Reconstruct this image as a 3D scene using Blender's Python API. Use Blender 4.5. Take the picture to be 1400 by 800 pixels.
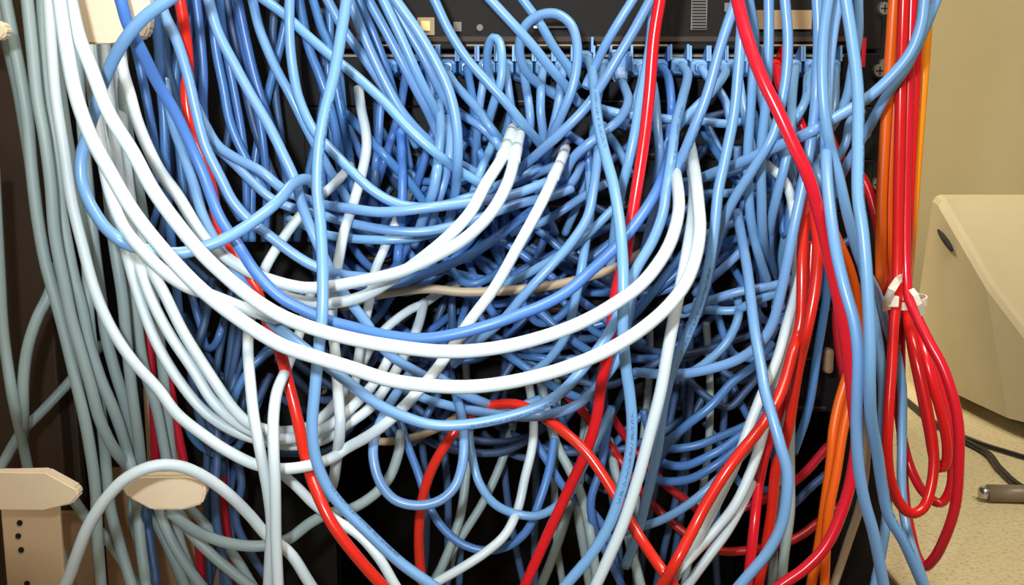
import bpy, bmesh, math, random
import numpy as np
from mathutils import Vector, Matrix

# ---------------------------------------------------------------- scene, camera, light
for o in list(bpy.data.objects):
    bpy.data.objects.remove(o, do_unlink=True)
SC = bpy.context.scene
COL = SC.collection
FPX = 1500.0                      # focal length in pixels of the 1400 x 800 frame
CAM = Vector((0.0, -0.94, 1.20))
PITCH = math.radians(10.0)
cd = bpy.data.cameras.new('camera')
cd.sensor_fit = 'HORIZONTAL'; cd.sensor_width = 36.0
cd.lens = 36.0 * FPX / 1400.0
cd.clip_start = 0.02
cam = bpy.data.objects.new('camera', cd); COL.objects.link(cam)
cam.location = CAM
cam.rotation_euler = (math.pi / 2 - PITCH, 0, 0)
SC.camera = cam

w = bpy.data.worlds.new('world'); SC.world = w; w.use_nodes = True
w.node_tree.nodes['Background'].inputs[0].default_value = (1.0, 0.88, 0.70, 1)
w.node_tree.nodes['Background'].inputs[1].default_value = 0.11

def add_light(name, kind, loc, target, energy, color, size=0.1, spot=None, blend=0.5):
    l = bpy.data.lights.new(name, kind); l.energy = energy; l.color = color
    if kind == 'AREA':
        l.shape = 'RECTANGLE'; l.size = size[0]; l.size_y = size[1]
    else:
        l.shadow_soft_size = size
    if kind == 'SPOT':
        l.spot_size = math.radians(spot); l.spot_blend = blend
    o = bpy.data.objects.new(name, l); COL.objects.link(o)
    o.location = loc
    o.rotation_euler = (Vector(target) - Vector(loc)).to_track_quat('-Z', 'Y').to_euler()
    return o
# the camera's own flash, above the lens, the room's ceiling light, and an added rear fill
add_light('camera_flash', 'SPOT', (-0.07, -0.95, 1.285), (0.0, 0.0, 1.155), 29.0, (0.87, 0.95, 1.0), 0.016, 68, 1.0)
add_light('ceiling_light_room', 'AREA', (0.5, -1.0, 2.75), (0.35, 0.3, 0.9), 44.0, (1.0, 0.92, 0.78), (1.2, 0.5))
add_light('rear_fill_light', 'AREA', (-0.55, 1.2, 2.75), (0.75, 0.75, 0.8), 62.0, (1.0, 0.90, 0.73), (1.2, 0.4))  # added fill behind the rack to brighten the monitor's side and the wall
vs = SC.view_settings
vs.view_transform = 'Standard'; vs.look = 'None'; vs.gamma = 1.0; vs.use_curve_mapping = False
vs.exposure = 0.0

# ---------------------------------------------------------------- measuring helpers
FW = Vector((0, math.cos(PITCH), -math.sin(PITCH)))
UP = Vector((0, math.sin(PITCH), math.cos(PITCH)))
def ray(px, py):
    return FW + Vector((1, 0, 0)) * ((px - 700) / FPX) + UP * ((400 - py) / FPX)
def at(px, py, dep):
    """point seen at (px,py), dep metres in front of the rack face (plane y = 0)"""
    d = ray(px, py); t = (-dep - CAM.y) / d.y
    return CAM + d * t

# ---------------------------------------------------------------- materials
def srgb(r, g, b):
    f = lambda c: (c / 12.92) if c <= 0.04045 else ((c + 0.055) / 1.055) ** 2.4
    return (f(r / 255), f(g / 255), f(b / 255), 1)
MATS = {}
def mat(name, col, rough=0.45, metal=0.0, var=0.06, scale=30.0, spec=0.5, bump=0.0):
    m = bpy.data.materials.new(name); m.use_nodes = True; nt = m.node_tree
    b = nt.nodes['Principled BSDF']
    b.inputs['Roughness'].default_value = rough; b.inputs['Metallic'].default_value = metal
    b.inputs['Specular IOR Level'].default_value = spec
    tc = nt.nodes.new('ShaderNodeTexCoord'); nz = nt.nodes.new('ShaderNodeTexNoise')
    nz.inputs['Scale'].default_value = scale; nz.inputs['Detail'].default_value = 4
    nt.links.new(tc.outputs['Object'], nz.inputs['Vector'])
    mx = nt.nodes.new('ShaderNodeMix'); mx.data_type = 'RGBA'
    mx.inputs['A'].default_value = tuple(c * (1 - var) for c in col[:3]) + (1,)
    mx.inputs['B'].default_value = tuple(min(1, c * (1 + var)) for c in col[:3]) + (1,)
    nt.links.new(nz.outputs['Fac'], mx.inputs['Factor'])
    nt.links.new(mx.outputs['Result'], b.inputs['Base Color'])
    if bump:
        bp = nt.nodes.new('ShaderNodeBump'); bp.inputs['Strength'].default_value = bump; bp.inputs['Distance'].default_value = 0.001
        nt.links.new(nz.outputs['Fac'], bp.inputs['Height']); nt.links.new(bp.outputs['Normal'], b.inputs['Normal'])
    MATS[name] = m
    return m

def cable_mat(name, col, ink=None, rough=0.34, hue=0.0, val=0.12):
    """PVC jacket: slight per-cable tint, fine scuffs, and a line of small printed type along the length (uv = metres, turns)"""
    m = bpy.data.materials.new(name); m.use_nodes = True; nt = m.node_tree; N = nt.nodes; L = nt.links
    b = N['Principled BSDF']; b.inputs['Roughness'].default_value = rough; b.inputs['Specular IOR Level'].default_value = 0.6
    oi = N.new('ShaderNodeObjectInfo')
    hs = N.new('ShaderNodeHueSaturation'); hs.inputs['Color'].default_value = col
    mr = N.new('ShaderNodeMapRange'); mr.inputs['To Min'].default_value = 1 - val; mr.inputs['To Max'].default_value = 1 + val
    L.new(oi.outputs['Random'], mr.inputs['Value']); L.new(mr.outputs['Result'], hs.inputs['Value'])
    mh = N.new('ShaderNodeMapRange'); mh.inputs['To Min'].default_value = 0.5 - hue; mh.inputs['To Max'].default_value = 0.5 + hue
    ml = N.new('ShaderNodeMath'); ml.operation = 'MULTIPLY'; ml.inputs[1].default_value = 7.31
    fr = N.new('ShaderNodeMath'); fr.operation = 'FRACT'
    L.new(oi.outputs['Random'], ml.inputs[0]); L.new(ml.outputs[0], fr.inputs[0]); L.new(fr.outputs[0], mh.inputs['Value'])
    L.new(mh.outputs['Result'], hs.inputs['Hue'])
    out = hs.outputs['Color']
    if ink:
        uv = N.new('ShaderNodeUVMap'); sp = N.new('ShaderNodeSeparateXYZ'); L.new(uv.outputs['UV'], sp.inputs['Vector'])
        def mth(op, a, v=None, c=None):
            n = N.new('ShaderNodeMath'); n.operation = op
            for i, x in enumerate((a, v, c)):
                if x is None: continue
                if isinstance(x, (int, float)): n.inputs[i].default_value = x
                else: L.new(x, n.inputs[i])
            return n.outputs[0]
        u = sp.outputs['X']; v = sp.outputs['Y']
        band = mth('LESS_THAN', mth('ABSOLUTE', mth('SUBTRACT', mth('FRACT', mth('ADD', v, oi.outputs['Random'])), 0.5)), 0.045)
        run = mth('LESS_THAN', mth('FRACT', mth('ADD', mth('MULTIPLY', u, 4.0), oi.outputs['Random'])), 0.26)
        cx = N.new('ShaderNodeCombineXYZ'); L.new(mth('MULTIPLY', u, 900.0), cx.inputs['X']); L.new(mth('MULTIPLY', v, 30.0), cx.inputs['Y'])
        wn = N.new('ShaderNodeTexWhiteNoise'); wn.noise_dimensions = '2D'
        fl = N.new('ShaderNodeVectorMath'); fl.operation = 'FLOOR'; L.new(cx.outputs[0], fl.inputs[0]); L.new(fl.outputs[0], wn.inputs['Vector'])
        glyph = mth('GREATER_THAN', wn.outputs['Value'], 0.42)
        fac = mth('MULTIPLY', mth('MULTIPLY', mth('MULTIPLY', band, run), glyph), 0.5)
        mx = N.new('ShaderNodeMix'); mx.data_type = 'RGBA'; L.new(fac, mx.inputs['Factor'])
        L.new(out, mx.inputs['A']); mx.inputs['B'].default_value = ink
        out = mx.outputs['Result']
    L.new(out, b.inputs['Base Color'])
    tc = N.new('ShaderNodeTexCoord'); nz = N.new('ShaderNodeTexNoise'); nz.inputs['Scale'].default_value = 120; nz.inputs['Detail'].default_value = 3
    L.new(tc.outputs['Object'], nz.inputs['Vector'])
    mr2 = N.new('ShaderNodeMapRange'); mr2.inputs['To Min'].default_value = rough - 0.06; mr2.inputs['To Max'].default_value = rough + 0.10
    L.new(nz.outputs['Fac'], mr2.inputs['Value']); L.new(mr2.outputs['Result'], b.inputs['Roughness'])
    MATS[name] = m
    return m
cable_mat('W', srgb(212, 226, 231), None, 0.40, 0.0, 0.05)
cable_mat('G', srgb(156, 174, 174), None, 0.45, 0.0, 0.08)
cable_mat('B', srgb(119, 166, 216), srgb(25, 45, 90), 0.30, 0.006, 0.10)
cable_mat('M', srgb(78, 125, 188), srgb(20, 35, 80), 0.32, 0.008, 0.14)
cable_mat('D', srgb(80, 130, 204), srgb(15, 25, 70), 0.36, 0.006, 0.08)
cable_mat('S', srgb(60, 88, 128), None, 0.45, 0.006, 0.14)  # blue jacket darkened, shade deep in the tangle put into its colour
cable_mat('R', srgb(222, 26, 30), None, 0.22, 0.004, 0.08)
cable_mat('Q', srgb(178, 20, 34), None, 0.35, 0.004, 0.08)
cable_mat('O', srgb(250, 100, 14), None, 0.34, 0.006, 0.06)
cable_mat('Y', srgb(250, 150, 20), None, 0.34, 0.0, 0.03)
cable_mat('T', srgb(176, 158, 132), None, 0.45, 0.0, 0.06)
cable_mat('K', srgb(26, 24, 24), None, 0.4, 0.0, 0.1)
mat('wall_paint', srgb(204, 189, 146), 0.75, 0, 0.035, 22, 0.3, 0.15)
mat('floor_tile', srgb(170, 150, 112), 0.6, 0, 0.08, 14)
mat('rack_black', srgb(20, 17, 15), 0.6, 0.0, 0.2, 40, 0.2)
mat('rack_brown', srgb(62, 46, 34), 0.6, 0.0, 0.3, 25, 0.3)
mat('device_black', srgb(24, 19, 15), 0.6, 0.0, 0.15, 60, 0.2)
mat('panel_black', srgb(14, 13, 14), 0.6, 0.0, 0.15, 60, 0.2)
mat('steel', srgb(200, 196, 186), 0.3, 0.9, 0.08, 60)
mat('cream_plastic', srgb(240, 218, 186), 0.5, 0, 0.05, 30)
mat('cream_metal', srgb(214, 184, 150), 0.55, 0.0, 0.07, 18)
mat('plate_brown', srgb(150, 118, 88), 0.6, 0, 0.1, 18)
mat('label_tan', srgb(160, 134, 98), 0.6, 0, 0.1, 50)
mat('label_grey', srgb(120, 112, 104), 0.6, 0, 0.1, 50)
mat('dark_hole', srgb(8, 7, 8), 0.8, 0, 0.1, 20)
mat('monitor_plastic', srgb(186, 172, 136), 0.5, 0, 0.03, 40, 0.5, 0.1)
mat('monitor_dark', srgb(60, 56, 48), 0.5, 0, 0.1, 40)
mat('clear_plug', srgb(190, 200, 205), 0.2, 0, 0.03, 40)
mat('white_nylon', srgb(238, 226, 208), 0.45, 0, 0.03, 40)
mat('amber_lamp', srgb(240, 190, 90), 0.4, 0, 0.05, 40)
mat('grey_plug', srgb(120, 104, 84), 0.4, 0, 0.1, 40)

def speckle_mat():
    m = bpy.data.materials.new('speckled_laminate'); m.use_nodes = True; N = m.node_tree.nodes; L = m.node_tree.links
    b = N['Principled BSDF']; b.inputs['Roughness'].default_value = 0.42
    tc = N.new('ShaderNodeTexCoord'); nz = N.new('ShaderNodeTexNoise'); nz.inputs['Scale'].default_value = 260; nz.inputs['Detail'].default_value = 3
    L.new(tc.outputs['Object'], nz.inputs['Vector'])
    cr = N.new('ShaderNodeValToRGB'); e = cr.color_ramp.elements
    e[0].position = 0.28; e[0].color = srgb(166, 148, 112); e[1].position = 0.62; e[1].color = srgb(216, 200, 158)
    x = e.new(0.40); x.color = srgb(204, 187, 144)
    L.new(nz.outputs['Fac'], cr.inputs['Fac']); L.new(cr.outputs['Color'], b.inputs['Base Color'])
    MATS['speckled_laminate'] = m
speckle_mat()

# ---------------------------------------------------------------- object helpers
def tag(o, label, cat, group=None):
    o['label'] = label; o['category'] = cat
    if group: o['group'] = group
    return o
def struct(o, label=None):
    o['kind'] = 'structure'
    if label: o['label'] = label
    return o
def empty(name, loc=(0, 0, 0)):
    o = bpy.data.objects.new(name, None); o.empty_display_size = 0.02; o.location = loc; COL.objects.link(o)
    return o
def link(name, me, m, parent=None, smooth=False):
    o = bpy.data.objects.new(name, me); COL.objects.link(o)
    if m: me.materials.append(MATS[m])
    if smooth: me.polygons.foreach_set('use_smooth', [True] * len(me.polygons))
    if parent:
        o.parent = parent; o.matrix_parent_inverse = Matrix.Translation(parent.location).inverted()
    return o
def fin(name, bm, m, parent=None, smooth=False):
    bmesh.ops.recalc_face_normals(bm, faces=bm.faces)
    me = bpy.data.meshes.new(name); bm.to_mesh(me); bm.free()
    return link(name, me, m, parent, smooth)
def bbox(bm, x0, x1, y0, y1, z0, z1, bev=0.0):
    r = bmesh.ops.create_cube(bm, size=1)
    for v in r['verts']:
        v.co = Vector(((x0 + x1) / 2 + v.co.x * (x1 - x0), (y0 + y1) / 2 + v.co.y * (y1 - y0), (z0 + z1) / 2 + v.co.z * (z1 - z0)))
    if bev:
        es = list({e for v in r['verts'] for e in v.link_edges})
        bmesh.ops.bevel(bm, geom=es, offset=bev, segments=2, affect='EDGES', profile=0.5)
def boxo(name, m, x0, x1, y0, y1, z0, z1, bev=0.0, parent=None):
    bm = bmesh.new(); bbox(bm, x0, x1, y0, y1, z0, z1, bev); return fin(name, bm, m, parent)
def cyl(bm, c, axis, r1, r2, length, seg=14):
    """a cone or cylinder from c along axis"""
    q = Vector(axis).normalized().to_track_quat('Z', 'Y').to_matrix().to_4x4()
    bmesh.ops.create_cone(bm, cap_ends=True, segments=seg, radius1=r1, radius2=r2, depth=length,
                          matrix=Matrix.Translation(Vector(c) + Vector(axis).normalized() * length / 2) @ q)
# ---------------------------------------------------------------- the cables
# one row per cable: jacket, diameter in mm, way points (picture x, picture y, cm in front of the rack face), label
CABLES = [
# --- white cables swung across the front
('W', 7.2, "81,0,30 91,67 105,135 125,189,32 149,233 180,286 216,333 270,391,34 325,435 383,471 434,489 480,503 530,519,34 585,527 640,529 694,523 754,509 809,489 852,467,32 888,442 917,415 939,384 952,348,27 957,312 955,279 951,240,20 945,204,14 943,193,7", "lowest long white cable sagging right across the front of the tangle"),
('W', 7.2, "96,0,29 108,51 125,94 149,155,31 182,209 212,264 271,341,32 300,370 343,406 383,431 434,451,32 494,466 549,475 596,480 640,480,32 694,473 754,457 801,438 838,417,30 874,391 899,362 917,330,26 928,286 926,250,20 921,224,13 920,208,6", "upper of two long parallel white cables sagging across the front"),
('W', 7.0, "940,214,8 946,234,14 949,262,20 946,304 937,359,24 926,413 914,475 903,536,25 889,591 872,655 852,716,25 832,763 815,800", "straight white cable falling from right of centre to the bottom edge"),
('W', 7.0, "112,-10,16 118,40,18 124,100 135,180 150,262,24 170,312 196,344,27 225,372 254,391,28 281,401 325,418 360,430,24 410,444,20 480,452,16", "white cable tucked under the lowest long white cable at left"),
('W', 7.2, "160,-10,12 164,60,14 168,95 178,130 189,169,18 216,229 243,267,20 281,326 315,356,21 354,377 412,393,21 448,392 505,382 549,371,22 596,350 636,326 672,290,22 694,250 703,219,20 709,190,16 712,180,8", "white cable curving up to the right hand one of two white ends above centre"),
('W', 7.2, "330,345,12 360,388 400,408,15 447,415 494,406,18 530,386 578,352,21.5 614,322 643,290,22 665,250 686,216,20 697,186,16 700,175,8", "white cable curving up to the left hand one of two white ends above centre"),
('W', 7.0, "66,0,16 70,60 76,130 88,209,17 98,275 112,333,18 130,399 152,449 181,493,20 217,533 241,565 281,597,22 315,619 349,635,23 382,641 416,638 450,628,23 474,613 507,594 541,567,22 592,511 621,471,20 643,438 675,395 708,337 740,278,20 758,240 769,215,17 773,203,9", "long pale cable looping from left bundle up diagonally to lone white end at centre"),
('W', 6.8, "120,-10,10 128,90,12 140,180,15 152,240 163,300 174,351,18 196,424 217,475,19 247,524 281,564,20 315,587 349,600,20 399,609 440,602,18 474,581 507,557 527,530,15 549,493,12 570,450 580,413,8", "outermost of three nested pale loops at lower left"),
('W', 6.8, "140,-10,11 150,130,13 165,250,15 178,310 188,355,18 207,409 232,457,19.5 264,505 291,548,20.5 322,577 349,591 389,600,20 430,592 460,575,18 490,548 520,512,14 540,470,10", "middle of three nested pale loops at lower left"),
('W', 6.8, "152,-10,10 166,150,12 182,290,14 203,359,18 225,402 250,453,20 279,500 300,532 320,560,21 342,580 380,590,20 420,584 448,564,17 470,535,12", "innermost of three nested pale loops at lower left"),
('W', 6.8, "490,120,8 494,150 500,180 501,202,11 494,240 484,275,13 471,315 463,355,15 455,400 454,440,15 458,482 462,536,20 465,581,24 460,628 454,665,20 440,690,14", "white cable running almost straight down behind the front blue vertical, wavy near top"),
('W', 6.6, "480,226,8 457,252,11 425,280 405,302,13 390,322 365,362,15 350,400 341,440,20 339,475 343,533,25 347,570 357,624,26 366,672 371,716,25 369,760 367,800", "left of two pale cables hanging vertically below the white arcs at lower left"),
('W', 6.6, "425,400,12 414,440 403,474,17 390,508 379,535,25 374,570 374,614,27 376,665 377,733,26 380,800", "right of two pale cables hanging vertically below the white arcs at lower left"),
('W', 6.4, "565,250,3 552,280,8 541,304 525,341,11 512,373 505,413,12 497,450 491,482 486,520,11 478,570,9", "short white cable glimpsed slanting behind the centre of the white arcs"),
('W', 6.4, "640,380,3 605,398,6 581,414,8 560,424 531,446,10 510,470 490,510,9 470,560,6", "pale cable stub slanting left just under the tan cable"),
('W', 6.4, "386,648,18 408,668 430,690,20 460,712 491,732,22 518,763 540,800,22", "pale cable running down beside the lower end of the red cable at bottom"),
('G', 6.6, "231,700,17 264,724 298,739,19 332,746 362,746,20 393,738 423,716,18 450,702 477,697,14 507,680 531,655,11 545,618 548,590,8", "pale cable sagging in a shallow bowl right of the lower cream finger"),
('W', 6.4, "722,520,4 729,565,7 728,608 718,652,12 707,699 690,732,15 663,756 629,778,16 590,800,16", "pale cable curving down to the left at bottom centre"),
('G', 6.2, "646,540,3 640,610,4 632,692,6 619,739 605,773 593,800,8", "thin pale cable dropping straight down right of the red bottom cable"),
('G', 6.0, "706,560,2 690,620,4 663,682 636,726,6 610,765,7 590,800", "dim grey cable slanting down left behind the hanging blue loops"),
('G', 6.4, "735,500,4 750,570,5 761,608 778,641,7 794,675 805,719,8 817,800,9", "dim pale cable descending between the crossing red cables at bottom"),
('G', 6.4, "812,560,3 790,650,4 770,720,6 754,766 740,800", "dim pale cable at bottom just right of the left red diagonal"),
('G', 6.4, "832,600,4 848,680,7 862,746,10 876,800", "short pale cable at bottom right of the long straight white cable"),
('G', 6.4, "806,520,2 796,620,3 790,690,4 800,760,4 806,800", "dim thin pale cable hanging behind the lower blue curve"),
('W', 6.6, "1045,222,8 1075,252,10 1087,310 1090,355,14 1086,402 1075,446,16 1061,496 1040,543,18 1024,584 1007,631,19 984,679 960,726 935,770,20 915,800", "upper of three pale cables slanting down left beneath the red bundle"),
('W', 6.6, "1097,330,11 1096,370 1092,410,13 1082,455 1068,500,14 1052,555 1038,611,17 1024,651 1004,692,19 974,729 940,766,20 915,792", "middle of three pale cables slanting down left beneath the red bundle"),
('W', 6.6, "1062,560,12 1045,620,14 1018,682,17 994,726 967,763,19 940,800", "lowest of three pale cables slanting down left beneath the red bundle"),
('G', 6.4, "1085,500,7 1080,600,9 1080,650 1080,699,10 1072,760 1068,800", "grey cable hanging vertically beside the front blue bow at lower right"),
('G', 6.0, "1072,560,5 1062,690,8 1058,753 1056,800,9", "short grey cable at bottom edge between two red cables"),
# --- grey cables of the left hand bundle
('G', 7.0, "0,5,12 10,57 24,118,12 34,175 44,240,11 52,300,10", "outermost dark grey cable of left bundle at upper left corner"),
('G', 7.0, "7,0,15 17,51 27,101 37,162,15 43,230 47,267 52,304 62,359,15 78,417 91,467 103,518,15 115,570 123,614 130,665,14 133,733 138,800", "leftmost grey cable of the left bundle running the whole height"),
('G', 7.0, "37,0,16 44,67 51,135 61,189,16 69,250 75,322 87,384,16 98,438 112,486 125,532,15 135,570 152,608 169,631,13 190,655 215,700,10", "second grey cable from left, disappearing behind the lower right cream finger"),
('G', 7.0, "57,0,14 60,67 66,135 74,189,14 79,243 82,280 91,330,14 101,380 112,420 122,470,14 138,520 155,560 172,610,13 184,660 192,740 200,800", "third grey cable from left in the upright bundle"),
('G', 7.0, "72,0,11 78,90 90,180,11 104,260 116,330,12 120,380 121,431,13 127,486 134,540,13 142,600 150,690,12 162,739 180,800", "grey cable hanging upright in the middle of the left bundle"),
('G', 7.0, "102,-10,8 105,60,9 110,140 118,230,11 128,330 138,409,12 145,460 156,504 170,550,12 182,600,11 186,660 182,705 192,746 204,800", "grey cable right of middle in the left bundle"),
('G', 6.8, "122,-10,8 128,90,10 138,169 146,240,13 156,333 167,402,14 172,453 176,496 182,547,13 189,597 194,640,11 205,690 216,719,11 229,746 252,800", "grey green cable at the right side of the left bundle"),
('G', 6.8, "134,-10,9 142,130,11 152,189 165,243,12 172,300 178,360,11 186,430 196,500,10 214,560 224,610,9 236,680 246,740 268,800", "beige grey cable behind the white cables at left"),
('G', 6.8, "166,-10,9 170,142,12 176,190 186,240,12 196,300,10 204,370 214,430,9 222,500 228,560,8 236,640,7", "thin grey cable behind the dark blue one at upper left"),
('G', 6.6, "0,380,14 4,449 11,504 18,547,14 27,587 38,640,11 52,700,9", "grey cable at the left frame edge hanging behind the lower left cream finger"),
('G', 6.8, "79,362,12 67,402,14 51,435 38,475,14 32,520 32,574,13 30,610,11", "grey cable branching left out of the upright bundle"),
('G', 6.4, "140,470,5 95,522,8 60,560,10 44,576 27,594,12 7,628 -14,665,12", "grey cable slanting down to the left frame edge above the cream finger"),
('W', 7.0, "90,800,26 96,785 105,759,27 121,719 145,682,27 169,657 196,642,27 223,636 250,639,26 281,653 315,678,24 342,705 366,733,22 396,756 425,800,22", "pale grey cable arching over the lower right cream finger"),
('G', 6.6, "98,680,13 121,712,13 145,736 165,763,11 185,800", "grey cable slanting right below the gap between the cream fingers"),
('G', 6.6, "62,680,12 68,705 78,739 88,773,12 93,800", "grey cable hanging against the drilled cream upright"),
('S', 6.8, "197,660,13 199,699 206,746 214,800,13", "dark blue cable dropping straight down under the lower right cream finger"),
('G', 6.6, "208,640,9 215,690,12 232,735 256,775 275,800,13", "left grey cable of the pair fanning right under the lower right cream finger"),
('G', 6.6, "236,685,14 261,729 291,760,15 315,780 340,800", "right grey cable of the pair fanning right under the lower right cream finger"),
('G', 6.4, "255,690,9 285,722 320,760,9 345,800", "grey cable sloping under the pale bowl shaped cable"),
('S', 6.2, "296,560,8 297,620 294,690,10 300,740 312,800", "dim blue cable hanging down between the pale loop and the arch at lower left"),
('S', 6.2, "318,610,7 330,660 322,710,8 345,760 372,800", "dim blue cable hanging beside the pair of pale verticals at lower left"),
# --- red
('R', 7.4, "246,0,16 253,44 257,91,15 254,125 257,155,14.5 264,189 277,223 287,250,16 300,308 318,341 336,373,19 350,397 365,438,21 383,482 396,530,22 406,570 416,618,22 430,665 450,709,24 467,735 497,772 522,800,24", "red cable running from the top left to the bottom left of centre"),
('R', 7.4, "902,0,17 894,51 887,135,17 879,202 869,267,18 862,310 855,350 843,395,18 837,440 832,480,18 823,520 815,574,17 801,618 778,668,16 751,726 718,800,16", "red cable falling from top centre right to the bottom, leaning left"),
('R', 7.6, "1008,0,21 1021,51 1041,105,23 1065,155 1085,199 1104,240,24 1121,297 1135,362,22 1148,420 1156,467,21 1161,504 1167,560,20 1171,600 1166,641 1154,690,20 1130,745 1102,776,21 1068,800", "red cable crossing in front of the patch cords, from top down right then back left"),
('R', 7.2, "1104,262,14 1103,283 1097,337,16 1096,402 1094,440,17 1085,475 1073,520,19 1061,550 1036,590,22 1010,622 991,648,23 964,692 943,733,23 915,785 905,800", "red cable sweeping down left across the three pale cables at lower right"),
('R', 7.2, "1112,290,15 1118,337,17 1114,395 1103,453,18 1092,500 1085,540,16 1080,575 1072,610,15 1061,641 1055,699,15 1045,759 1037,800", "red cable dropping behind the blue bow at lower right"),
('R', 7.2, "1110,330,13 1106,390 1098,450,14 1083,505 1068,555,15 1050,605 1038,658,16 1031,719 1022,800,16", "red cable dropping just left of the blue bow at lower right"),
('R', 7.2, "578,800,11 573,760 573,719,12 578,679 592,638,13 619,594 640,568,13 676,554,13 710,554 737,567,16 767,587 801,618,18 825,651 842,679 865,719,20 889,756 920,800,21", "red cable arching from bottom centre over and down to the right"),
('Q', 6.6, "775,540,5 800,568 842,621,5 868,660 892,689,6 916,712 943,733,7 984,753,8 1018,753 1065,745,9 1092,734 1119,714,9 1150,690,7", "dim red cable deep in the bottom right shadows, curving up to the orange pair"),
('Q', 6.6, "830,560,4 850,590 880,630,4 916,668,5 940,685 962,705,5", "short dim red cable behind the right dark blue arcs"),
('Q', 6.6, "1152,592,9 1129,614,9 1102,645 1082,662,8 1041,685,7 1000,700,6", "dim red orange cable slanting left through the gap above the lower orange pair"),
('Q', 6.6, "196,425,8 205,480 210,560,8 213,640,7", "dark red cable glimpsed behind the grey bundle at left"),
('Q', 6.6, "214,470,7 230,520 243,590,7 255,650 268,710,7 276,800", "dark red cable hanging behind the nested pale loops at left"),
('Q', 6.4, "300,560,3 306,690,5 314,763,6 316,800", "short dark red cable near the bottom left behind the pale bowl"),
('R', 6.6, "1061,92,4.5 1066,120,7 1085,150 1097,175,9 1107,215 1110,262,11", "short red patch cord hanging from the port panel at right"),
('R', 6.8, "1132,180,6 1147,213,7 1165,228 1183,250,8 1198,297,9 1206,351 1211,390,9 1220,425,9", "thin red cable beside the rack post joining the white tie"),
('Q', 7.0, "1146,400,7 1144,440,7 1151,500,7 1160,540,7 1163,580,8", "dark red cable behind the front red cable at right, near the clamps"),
# --- orange
('O', 7.4, "1222,0,11 1216,90 1210,180,10 1205,270 1204,340,10 1203,390,9 1190,440 1168,490,8 1150,540,9 1140,585 1136,631,10 1129,682 1119,749,10 1109,800", "leftmost orange cable of the upright bundle beside the wall"),
('O', 7.0, "1232,0,10 1226,90 1220,180 1216,270,9 1214,340 1213,400,8", "orange cable between its orange neighbour and the red cables, upper right"),
('Y', 7.0, "1270,-10,9 1266,60 1259,150 1252,240,8.5 1246,330 1240,395,8", "amber cable at the right side of the hanging red bundle"),
('O', 6.8, "1128,290,8 1146,330,9 1161,366 1171,406,9 1174,450,9 1172,500 1164,540,10 1153,587 1143,648,11 1132,706 1127,800,11", "orange cable curving behind the light blue verticals at lower right"),
('O', 7.0, "1228,0,8 1222,90 1215,180 1211,270,7.5 1209,340 1206,400,7", "orange cable at the back of the upright orange cables, upper right"),
# --- red coil hung from the white tie
('R', 7.2, "1235,0,13.5 1232,90 1230,180 1228,270,13 1227,350 1226,405,13 1222,440,14 1219,500 1215,560,16 1213,620 1217,655 1230,688,17 1246,702 1262,695,16 1272,670 1277,630,15 1272,581 1262,530,14 1249,475 1239,430,12.5 1237,404,11", "red cable of the coil at right, its short loop in front"),
('R', 7.2, "1246,0,12.4 1243,90 1240,180 1238,270,12 1238,350 1242,405,12.6 1252,430,14 1270,467 1288,500,16 1302,540 1310,580,17 1311,631 1306,692,17 1292,736 1277,764 1264,775,16 1254,762 1246,733,12 1238,690 1234,631,8 1232,560 1231,480,8 1232,420,9", "red cable of the coil at right, its longest and lowest loop"),
('R', 7.2, "1255,-5,11.4 1252,90 1247,180 1243,270,11 1241,350 1240,405,11 1250,440,12 1266,490 1278,535,13 1289,575 1295,612,13 1293,634 1286,641,12 1278,630 1270,590,11 1258,530,10.5 1246,470,10 1240,420,9.5", "red cable of the coil at right, its smallest and highest loop"),
('R', 7.0, "1226,430,8 1226,500 1229,570,7.5 1237,614 1248,648 1265,676,10 1286,688 1298,672,11 1302,630 1294,570,11 1278,505 1258,450,10 1247,412,9.5", "red loop of the coil at right lying behind the short front loop"),
# --- tan
('T', 6.4, "470,420,7 502,407,11 541,399 585,395,12 628,399 665,399 708,396,12 750,391 791,382 841,366,11 880,344,8", "tan cable stretched nearly level across the centre"),
('T', 6.0, "500,600,5 524,604,6 568,597 600,585,6 625,570,4", "short brownish cable lying level at lower centre behind the blue hanging loop"),
('T', 6.4, "1186,560,4 1183,640,6 1176,690,6 1160,740 1140,800,6", "tan cable slanting along the desk end behind the orange pair"),
# --- front blue cables
('B', 6.6, "474,0,22 467,44 457,101 443,159,24 436,202 434,260 438,304,25 441,359 441,424,27 437,467 431,530,27 427,581 431,624,27 447,665 467,692,27 507,732 548,770 590,800,28", "light blue cable dropping straight down the front left of centre, then curving right"),
('B', 6.6, "285,0,16 298,44 322,91 342,128,16 366,169 386,209 403,246,17 416,290 434,333 452,370,16 475,408 500,440,16 527,480 574,511,15 620,533 665,552,13 710,568,10", "light blue cable plunging diagonally from upper left past the white arcs"),
('B', 6.4, "396,0,13 396,51 401,98,13 409,135 430,180,14 450,202 480,233,15 512,262 545,279,15 590,283,14 640,270,13 690,250 740,228,11", "light blue cable with a vertical top, sweeping right into the tangle"),
('B', 6.4, "362,0,12 389,20 423,51 457,80,14 480,98 524,138,15 558,175 592,206,15 630,235,14 680,262,12", "light blue cable slanting straight from upper left to centre, crossing the others"),
('B', 6.6, "218,-6,17.5 225,20 241,54 257,105,18 267,148 281,200,18 303,246 318,275,18 343,303 368,322,18 405,350 430,364,17 470,376 510,380,14", "light blue cable beside the red one at upper left"),
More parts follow.
